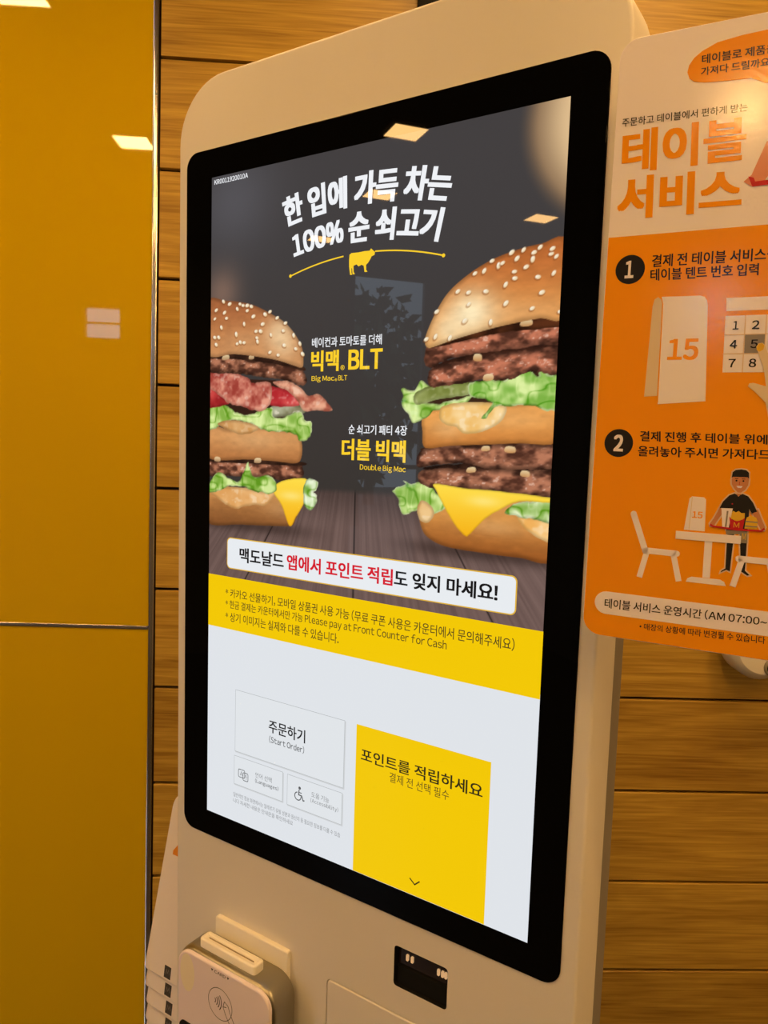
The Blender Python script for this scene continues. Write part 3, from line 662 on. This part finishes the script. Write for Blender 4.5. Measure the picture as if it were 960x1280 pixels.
# ---------------------------------------------------------------- card reader fixed below the screen
READER_WHITE = pbr('reader_white', (.90, .80, .86), .32, spec=.4); STEEL = pbr('brushed_steel', (.34, .32, .26), .30, .9, bump=(400, .1, .0002))
CREAM = pbr('cream_plastic', (.93, .90, .82), .3, spec=.4); PRINT = pbr('dark_print', (.03, .03, .03), .6); OVAL = pbr('recess_tint', (.94, .86, .68), .3)
reader = thing('card_reader', 'steel-rimmed white contactless card reader mounted on the kiosk front below the screen', 'card reader', kiosk_point(-137, 0, -620))
R0 = .620
mb = MB(); mb.slab(rrect(-.0425, .0672, .0, R0-.4745, .003, 3), -.0060, -.0004, CREAM, bev=.0015); mb.build('mounting_plate', reader)
mb = MB()
def rr(e): return rrect(-.0670+e, .0785-e, -.01+e, R0-.4962-e, .024-e*.5, 8)
mb.loops([[(x, y, z) for x, z in rr(e)] for y, e in ((-.0395, .0035), (-.0385, .0018), (-.036, .0005), (-.033, 0), (-.0064, 0))], STEEL)
mb.build('steel_rim', reader)
mb = MB(); mb.slab(rrect(-.0640, .0755, -.006, R0-.4992, .0195, 8), -.0430, -.0385, READER_WHITE, bev=.0022); plate = mb.build('face_plate', reader)
YF2 = -.0432
mb = MB(); mb.flat(circle(-.0480, R0-.5250, .0115, 28, .0225), OVAL, YF2); mb.build('thumb_recess', plate)
mb = MB(); C0 = (.004, R0-.5395)
mb.stroke(circle(C0[0], C0[1], .0180, 40), .0007, PRINT, YF2, True)
for r in (.0045, .0075, .0105, .0135): mb.stroke(arc(C0[0]-.0115, C0[1]+.0015, r, -38, 38, 8), .0011, PRINT, YF2)
mb.stroke([(C0[0]+.0065, C0[1]+.006), (C0[0]+.0045, C0[1]-.001), (C0[0]+.0085, C0[1]-.009), (C0[0]+.0165, C0[1]-.020)], .0008, PRINT, YF2)
mb.stroke([(C0[0]+.0065, C0[1]+.006), (C0[0]+.0120, C0[1]+.003), (C0[0]+.0150, C0[1]-.004), (C0[0]+.0215, C0[1]-.014)], .0008, PRINT, YF2)
mb.stroke([(C0[0]+.0045, C0[1]-.001), (C0[0]+.0095, C0[1]+.0005)], .0008, PRINT, YF2)
mb.build('contactless_symbol', plate)
mb = MB(); mb.text('CARD', Q(-.0052, .0118, R0-.5030, R0-.5064), PRINT, YF2, .01)
for cx in (-.0088, .0154): mb.flat([(cx-.0018, R0-.5033), (cx, R0-.5061), (cx+.0018, R0-.5033)], PRINT, YF2)
mb.build('card_lettering', plate)
mb = MB()
for i in range(3):
    for j in range(3): mb.slab(rrect(-.0600+.044*i, -.0230+.044*i, .029-.022*j-.011, .029-.022*j+.006, .008, 5), -.0445, -.0428, BLACK, bev=.0008)
mb.build('keypad', plate)
mb = MB()      # card slot lip straddling the top edge
sl = rrect(-.0415, .0440, -.0322, -.0160, .0045, 5)     # x, y outline seen from above
zt = R0-.4866
mb.loops([[(x, y, z) for x, y in q] for z, q in ((R0-.5000, sl), (zt-.0015, sl), (zt-.0004, inset(sl, .0005)), (zt, inset(sl, .0018)), (zt, inset(sl, .0042)), (zt-.0018, inset(sl, .0052)))], CREAM)
mb.box(-.0330, .0350, -.0246, -.0236, zt-.0018, zt-.0010, pbr('slot_line', (.30, .24, .15), .5))
mb.build('card_slot', reader)

# ---------------------------------------------------------------- table-service sign beside the kiosk
a31 = math.radians(30.3)
SM = Matrix.Translation((.53937, -.85438, 1.54697)) @ Matrix.Rotation(-a31, 4, 'Z') @ Matrix.Translation((0, 0, -.2085))
sign = thing('table_service_sign', 'white and orange table service sign with rounded corners at the right of the kiosk', 'sign', SM)
def inkp(name, col): return pbr(name, col, .13, spec=.5, bump=(330, .16, .0004))
P_WHITE = inkp('sign_white', (.93, .88, .98)); P_ORANGE = inkp('sign_orange', (.94, .35, .003)); P_BLACK = inkp('sign_black', (.02, .018, .02))
P_TAN = inkp('sign_tan', (.78, .64, .46)); P_GREY = inkp('sign_grey', (.28, .25, .22)); P_SKIN = inkp('sign_skin', (.62, .26, .12)); P_RED = inkp('sign_red', (.55, .02, .03))
P_PINK = inkp('sign_pink', (.75, .30, .20)); P_GOLD = inkp('sign_gold', (.80, .50, .04)); P_PALE = inkp('sign_pale_line', (.80, .60, .44))
B = .2085
sw_, sh0, sh1 = .297, 0.0, .4350
full = rrect(0, sw_, sh0, sh1, .0135, 8)
mb = MB(); mb.slab(full, 0, .004, P_WHITE, bev=.0004); mb.build('board', sign)
S1, S2, S3, S4, S5, S6 = [-.00012*k for k in range(1, 7)]
mb = MB(); f2 = [(x, z) for x, z in rrect(.0004, sw_-.0004, .0004, B+.0888, (.0132, .0132, 0.0, 0.0), 8)]; mb.flat(f2, P_ORANGE, S1); mb.build('orange_field', sign)
def TS(mb, s, q, ink, w=0., y=S3): mb.text(s, mm(q, B), ink, y, w)
def closed(mb, pts, ink, y): mb.flat(mm(pts, B)[::-1], ink, y)
mb = MB()
TS(mb, '주문하고 테이블에서 편하게 받는', [(4.6, 172.2), (87.0, 170.0), (87.2, 164.6), (4.8, 166.2)], P_BLACK, .008, S2)
TS(mb, '테이블', [(5.6, 163.4), (87.2, 161.6), (88.6, 132.6), (6.4, 133.6)], P_ORANGE, .036, S2)
TS(mb, '서비스', [(4.6, 131.4), (87.0, 128.0), (88.4, 99.8), (5.4, 100.8)], P_ORANGE, .042, S2)
mb.build('heading_lettering', sign)
mb = MB()
bub = [(46.9, 196.5), (47.6, 201.0), (50.6, 205.4), (55.5, 209.0), (64.9, 212.9), (80.5, 214.6), (110, 215.5), (150, 214.5), (172, 211), (180, 205), (182, 198), (178, 190), (168, 185), (140, 183), (118, 182.5), (104, 179), (97, 181), (88, 185.6), (73, 186.4), (58.7, 187.8), (52, 189.4), (48.6, 192)]
closed(mb, bub, P_ORANGE, S2)
TS(mb, '테이블로 제품을', [(55.6, 206.6), (101.5, 205.4), (101.8, 199.4), (55.9, 200.2)], P_BLACK, .02); TS(mb, '가져다 드릴까요?', [(55.6, 198.2), (101.5, 197.0), (101.8, 191.4), (55.9, 192.6)], P_BLACK, .02)
mb.build('speech_bubble', sign)
mb = MB()      # red tray held in two hands, only its corner in view
closed(mb, [(88.4, 118.5), (93, 122.5), (100.5, 143), (107, 146), (112, 140), (104, 122), (101, 117.4), (93, 115)], P_PINK, S2)
closed(mb, [(91.0, 121.6), (94.5, 120.4), (95.5, 117.8), (150, 119.5), (150, 115.4), (94, 114.6)], P_RED, S3)
closed(mb, [(104, 150), (120, 158), (150, 158), (150, 120), (104, 120)], P_TAN, S2+.00004)
mb.build('tray_drawing', sign)
for (num, cx, cz) in (('1', 17.4, 64.9), ('2', 17.8, -61.3)):
    mb = MB(); closed(mb, circle(cx, cz, 10.4, 36)[::-1], P_BLACK, S2)
    TS(mb, num, Q(cx-3.6, cx+2.6+(.8 if num == '2' else 0), cz+6.2, cz-6.2), P_WHITE, .045); mb.build('step_badge', sign)
mb = MB()
TS(mb, '결제 전 테이블 서비스를 선택하고', [(32.2, 74.2), (146.0, 73.2), (146.2, 64.8), (32.4, 65.4)], P_BLACK, .02, S2); TS(mb, '테이블 텐트 번호 입력', [(31.6, 64.3), (102.2, 63.6), (102.4, 55.6), (32.2, 55.8)], P_BLACK, .02, S2)
mb.build('step_lettering', sign)
mb = MB()
TS(mb, '결제 진행 후 테이블 위에 텐트를', [(32.5, -51.7), (142, -51.9), (142.3, -58.4), (33, -59.4)], P_BLACK, .02, S2); TS(mb, '올려놓아 주시면 가져다드립니다', [(31.8, -62.8), (142, -61.6), (142.3, -68.6), (32.3, -70.5)], P_BLACK, .02, S2)
mb.build('step_lettering', sign)
mb = MB()
closed(mb, [(33.6, -26.8), (35.0, 37.5), (36.0, 42.6), (38.6, 44.4), (40.4, 43.0), (41.4, 39.5), (42.6, -26.2)], P_TAN, S2)
closed(mb, [(43.4, -32.2), (41.8, 40.5), (40.8, 44.2), (66.6, 43.8), (69.6, 42.8), (71.3, 40.2), (72.0, 36.5), (75.4, -29.6)], P_WHITE, S3)
mb.stroke(mm([(38.6, 44.2), (41.0, 42.6), (41.9, 39.0), (43.3, -31.0)], B), .0006, P_ORANGE, S4)
TS(mb, '15', Q(47.6, 68.2, 14.2, -.8), P_ORANGE, .035, S4)
mb.build('tent_drawing', sign)
mb = MB()
closed(mb, [(83.6, 41.4), (122.8, 41.2), (123.2, 32.4), (84.2, 32.4)][::-1], P_WHITE, S2); closed(mb, [(83.9, 29.1), (123.3, 29.1), (124.0, -9.5), (84.9, -9.6)][::-1], P_WHITE, S2)
closed(mb, [(97.2, 16.2), (109.6, 16.1), (110.0, 3.1), (97.6, 3.2)][::-1], P_GREY, S3)
for x in (96.9, 109.9): mb.stroke(mm([(x-.3, 29.1), (x+.6, -9.6)], B), .0006, P_PALE, S4)
for zz in (16.2, 3.1): mb.stroke(mm([(84.2, zz), (123.6, zz)], B), .0006, P_PALE, S4)
for i, d in enumerate('123456789'):
    cx = 90.6+12.9*(i % 3); cz = 22.5-12.9*(i//3); TS(mb, d, Q(cx-(1.5 if d == '1' else 2.4), cx+2.2, cz+2.9, cz-2.9), P_BLACK, .02, S5)
closed(mb, [(104.8, 7.6), (106.2, 9.9), (108.6, 10.2), (110.6, 8.0), (114.5, -4), (121, -12), (134, -17), (140, -30), (138, -48), (118, -48), (113.5, -30), (106, -22.5), (101.8, -19.2), (102.4, -17.2), (105, -16.8), (113, -19.2), (110.8, -8)][::-1], P_TAN, S6)
closed(mb, [(105.2, 8.0), (106.4, 9.8), (108.4, 10.0), (109.8, 8.4), (109.4, 5.6), (107.0, 4.2), (105.2, 5.6)][::-1], P_GOLD, S6-.0001)
mb.build('keypad_drawing', sign)
mb = MB()      # waiter carrying a tray to the table
def outlined(pts, ink, y, grow=.9):
    p = np.array(pts); closed(mb, [tuple(q) for q in np.array(inset([tuple(x) for x in p], -grow))][::-1] if area(p) > 0 else [tuple(q) for q in np.array(inset([tuple(x) for x in p[::-1]], -grow))][::-1], P_PALE, S2); closed(mb, pts[::-1] if area(p) > 0 else pts, ink, y)
def area(p): x, z = np.array(p).T; return .5*np.sum(x*np.roll(z, -1)-np.roll(x, -1)*z)
outlined([(96.5, -84.0), (96.8, -87.0), (98.6, -90.0), (101, -92.6), (103, -92.6), (105.6, -90.4), (107.2, -87), (107.4, -83.5), (106.5, -79), (97, -79)], P_SKIN, S3)
outlined([(96.4, -82.6), (96.8, -78.6), (98.6, -77.0), (102, -76.4), (105.2, -76.8), (107.0, -78.4), (107.4, -82.8), (106.6, -81.6), (97.2, -81.8)], P_BLACK, S4)
for ex in (99.6, 104.0): closed(mb, circle(ex, -84.4, .65, 10)[::-1], P_BLACK, S4); mb.stroke(mm([(ex-1.1, -83.0), (ex+1.1, -83.0)], B), .0004, P_BLACK, S4)
mb.stroke(mm([(101.8, -85), (101.5, -87), (102.3, -87.1)], B), .0003, P_RED, S4)
closed(mb, [(99.8, -88.0), (103.8, -88.0), (102.9, -89.4), (100.8, -89.4)][::-1], P_WHITE, S4)
outlined([(90.6, -103.6), (95, -103.4), (89.6, -113), (87.6, -117.2), (85.2, -117.4), (84.8, -115.8), (87.0, -112)], P_SKIN, S3)
outlined([(110.2, -104.4), (114.6, -103.6), (117.4, -110), (120.0, -115.4), (119.4, -117.4), (117.4, -117.2), (114.2, -111.5)], P_SKIN, S3)
outlined([(90.2, -104.4), (92.2, -99.5), (95.8, -95.0), (99.2, -93.4), (101.6, -94.8), (104.2, -93.4), (107.8, -94.8), (111.2, -99.0), (114.2, -105.0), (111.0, -106.4), (109.2, -103.6), (109.2, -119.6), (95.8, -119.6), (95.4, -104.2)], P_BLACK, S4)
closed(mb, [(100.0, -93.4), (103.4, -93.4), (101.7, -95.6)][::-1], P_SKIN, S5); closed(mb, circle(98.2, -100.8, .5, 8)[::-1], P_RED, S5)
closed(mb, [(95.6, -119.4), (109.2, -119.0), (109.8, -127.6), (105.6, -127.8), (104.8, -121.6), (95.8, -122.6)], P_GREY, S4); TS(mb, 'M', Q(106.2, 108.6, -120.8, -125.4), P_GOLD, 0., S5)
outlined([(96.6, -122), (101, -122), (100.2, -148.6), (97.9, -147.7), (94.3, -150.0), (94.6, -149.0), (97.2, -146.8)], P_BLACK, S3)
outlined([(104.6, -122), (109.4, -122), (109.8, -147.0), (113.0, -149.8), (111.6, -150.3), (107.3, -147.8)], P_BLACK, S3)
closed(mb, [(91.2, -104.3), (98.8, -104.0), (98.6, -105.4), (97.2, -117.6), (93.0, -117.6), (91.6, -105.6)], P_WHITE, S5); mb.stroke(mm([(95.6, -106.0), (95.2, -117.4)], B), .0011, P_GREY, S6)
closed(mb, [(97.2, -110.8), (97.6, -107.6), (99.2, -105.6), (101, -106.6), (102.6, -105.4), (104.4, -106.8), (106.6, -106.6), (106.8, -110.6), (102, -113)], P_GOLD, S5)
closed(mb, [(97.0, -109.8), (99.0, -112.0), (102, -112.6), (105, -111.8), (107.0, -109.8), (106.0, -119.0), (98.4, -119.0)], P_RED, S6); TS(mb, 'M', Q(100.2, 103.8, -113.6, -117.2), P_GOLD, 0., S6-.0001)
closed(mb, [(107.6, -111.6), (108.2, -109.4), (111, -108.2), (114, -109.2), (115.2, -111.6), (115.0, -117.4), (107.2, -117.4)], P_GOLD, S5)
for zz in (-112.4, -115.6): mb.stroke(mm([(107.4, zz), (115.1, zz)], B), .0009, P_GREY, S6)
mb.stroke(mm([(85.0, -116.4), (87.0, -117.6), (102, -118.6), (117.8, -118.2), (119.8, -116.2)], B), .0013, P_RED, S6-.0001)
mb.build('waiter_drawing', sign)
mb = MB()
W_ = .0044
mb.stroke(mm([(32.2, -113.2), (42.2, -139.6), (64.2, -139.8)], B), W_, P_WHITE, S2); mb.stroke(mm([(43.4, -140.6), (39.4, -160)], B), .0040, P_WHITE, S2); mb.stroke(mm([(62.0, -140.4), (67.0, -159.8)], B), .0040, P_WHITE, S2)
for c in ((32.2, -113.2), (64.2, -139.8), (42.2, -139.6)): closed(mb, circle(c[0], c[1], 2.2, 16)[::-1], P_WHITE, S2)
mb.stroke(mm([(105.2, -139.0), (150, -139.0)], B), W_, P_WHITE, S6); closed(mb, circle(105.2, -139.0, 2.2, 16)[::-1], P_WHITE, S6)
mb.stroke(mm([(107.2, -140), (102.8, -159)], B), .0040, P_WHITE, S6); mb.stroke(mm([(124.8, -140), (129.6, -159)], B), .0040, P_WHITE, S6)
mb.stroke(mm([(62.6, -126.0), (105.6, -125.6)], B), .0058, P_WHITE, S6); mb.stroke(mm([(84.8, -128.6), (85.2, -155)], B), .0050, P_WHITE, S2)
closed(mb, [(71.8, -159.4), (72.8, -156.8), (75.4, -155.4), (94.4, -155.2), (97.2, -156.6), (98.4, -159.4)][::-1], P_WHITE, S2)
closed(mb, [(67.8, -121.8), (70.0, -99.0), (71.6, -97.4), (79.6, -97.6), (81.0, -99.0), (81.8, -121.8)], P_WHITE, S2); mb.stroke(mm([(71.8, -97.8), (71.2, -121.6)], B), .0004, P_TAN, S3)
TS(mb, '15', Q(72.6, 79.6, -108.0, -112.8), P_ORANGE, .03, S3)
mb.build('furniture_drawing', sign)
mb = MB(); closed(mb, rrect(8.2, 288.8, -191.2, -173.9, 8.6, 10)[::-1], P_WHITE, S2)
TS(mb, '테이블 서비스 운영시간 (AM 07:00~ PM 11:00)', [(15.6, -178.9), (163, -177.3), (163, -183.6), (15.6, -186.8)], P_BLACK, .014); mb.build('hours_strip', sign)
mb = MB(); TS(mb, '• 매장의 상황에 따라 변경될 수 있습니다', [(42.1, -194.3), (126.2, -191.6), (126.4, -197.0), (42.3, -199.4)], P_BLACK, .008, S2); mb.build('footnote', sign)
mb = MB(); mb.box(.0080, .060, .0042, .0072, B-.04, B+.04, STEEL); mb.box(.0080, .0106, .0042, .050, B-.04, B+.04, STEEL); mb.build('mounting_bracket', sign)

# ---------------------------------------------------------------- stack of table tents at the kiosk's left side
TENT = pbr('tent_card', (.90, .83, .76), .45); SQUARE = pbr('tent_square', (.05, .045, .04), .6); FIG = pbr('tent_orange', (.80, .28, .004), .5); FAINT = pbr('tent_square_print', (.22, .20, .18), .6)
where = ['topmost, bearing an orange figure', 'second from top of its stack', 'third from top of its stack', 'fourth from top of its stack', 'fifth and lowest of its stack']
jit = [(0, 0), (.8, -1.0), (2.6, .4), (1.2, 0), (0, 0)]
Hh, lean, w, wt = .240, .034, .096, .054
for k in range(5):
    t = thing('table_tent', 'white folded table tent with dark square, '+where[k], 'table tent', kiosk_point(-312+jit[k][0], -74, -644.5-25.0*k), 'table tents stacked beside the kiosk')
    if k == 0:
        th = .0026; L = math.hypot(Hh, lean)
        def leg(sgn, name):
            mb = MB(); o = [(x*(1-(1-wt/w)*z/L), z) for x, z in rrect(-w/2, w/2, 0, L, (.006, .006, .020, .020), 7)]
            mb.slab(o, -th/2, th/2, TENT, bev=.0012)
            ob = mb.build(name, t); ob.matrix_local = Matrix.Translation((0, -lean*sgn, 0)) @ Matrix.Rotation(-math.atan2(lean, Hh)*sgn, 4, 'X'); return ob
        front = leg(1, 'front_panel'); back = leg(-1, 'back_panel')
        mb = MB(); q = rrect(-.0090, .0035, .0035, .0195, .0004, 2); mb.flat(q, SQUARE, -th/2-.0002)
        mb.stroke([(-.0060, .008), (-.0050, .015), (-.0027, .010), (-.0007, .0155), (.0010, .009)], .0008, FAINT, -th/2-.0004); badge = mb.build('dark_square', front)
    else:
        cs = {}
        for src in (front, back, badge):
            c = src.copy(); COL.objects.link(c); c.parent = t if src is not badge else cs[front]; cs[src] = c
    if k == 0:
        mb = MB(); mb.text('4', Q(-.0175, .0125, .1880, .1550), FIG, -th/2-.0003, .05); mb.build('orange_figure', front)
# the tray they stand on, fixed to the kiosk's side below the picture
mb = MB(); z0 = Z-.6445-.1005
mb.box(-.372, -.249, .032, .115, z0-.004, z0-.0008, STEEL); mb.box(-.2535, -.249, .05, .086, z0-.06, z0-.0008, STEEL); mb.build('tent_shelf', kiosk)

# ---------------------------------------------------------------- things on the wall
DOME = pbr('dispenser_white', (.74, .72, .68), .35)
disp = thing('dispenser', 'round white wall fitting with a dark round lens, just under the orange sign', 'wall fitting', Matrix.Translation((1.146, 0, 1.122)))
mb = MB(); mb.loops([[(r*math.cos(a), y, r*math.sin(a)) for a in [i*2*math.pi/40 for i in range(40)]] for y, r in ((-.0002, .050), (-.012, .052), (-.020, .066), (-.055, .067), (-.064, .063), (-.070, .053))], DOME); mb.build('housing', disp)
mb = MB(); mb.loops([[(.016+r*math.cos(a), y, -.039+r*math.sin(a)) for a in [i*2*math.pi/28 for i in range(28)]] for y, r in ((-.060, .018), (-.0745, .018), (-.0755, .0155))], REAR); mb.build('lens_ring', disp)
mb = MB(); mb.loops([[(.016+r*math.cos(a), y, -.039+r*math.sin(a)) for a in [i*2*math.pi/28 for i in range(28)]] for y, r in ((-.0754, .0145), (-.0775, .012), (-.0785, .006))], BLACK_GLASS); mb.build('lens', disp)
mb = MB(); mb.slab([(-.020, 0), (.020, 0), (.020, CEILING_Z-1.75), (-.020, CEILING_Z-1.75)], -.025, -.0002, BLACK, bev=.003)
tr = mb.build('cable_trunking'); tr.location = (.4675, 0, 1.75)
tr['label'] = 'black cable duct on the oak wall behind the top of the kiosk'; tr['category'] = 'cable duct'; tr['kind'] = 'thing'
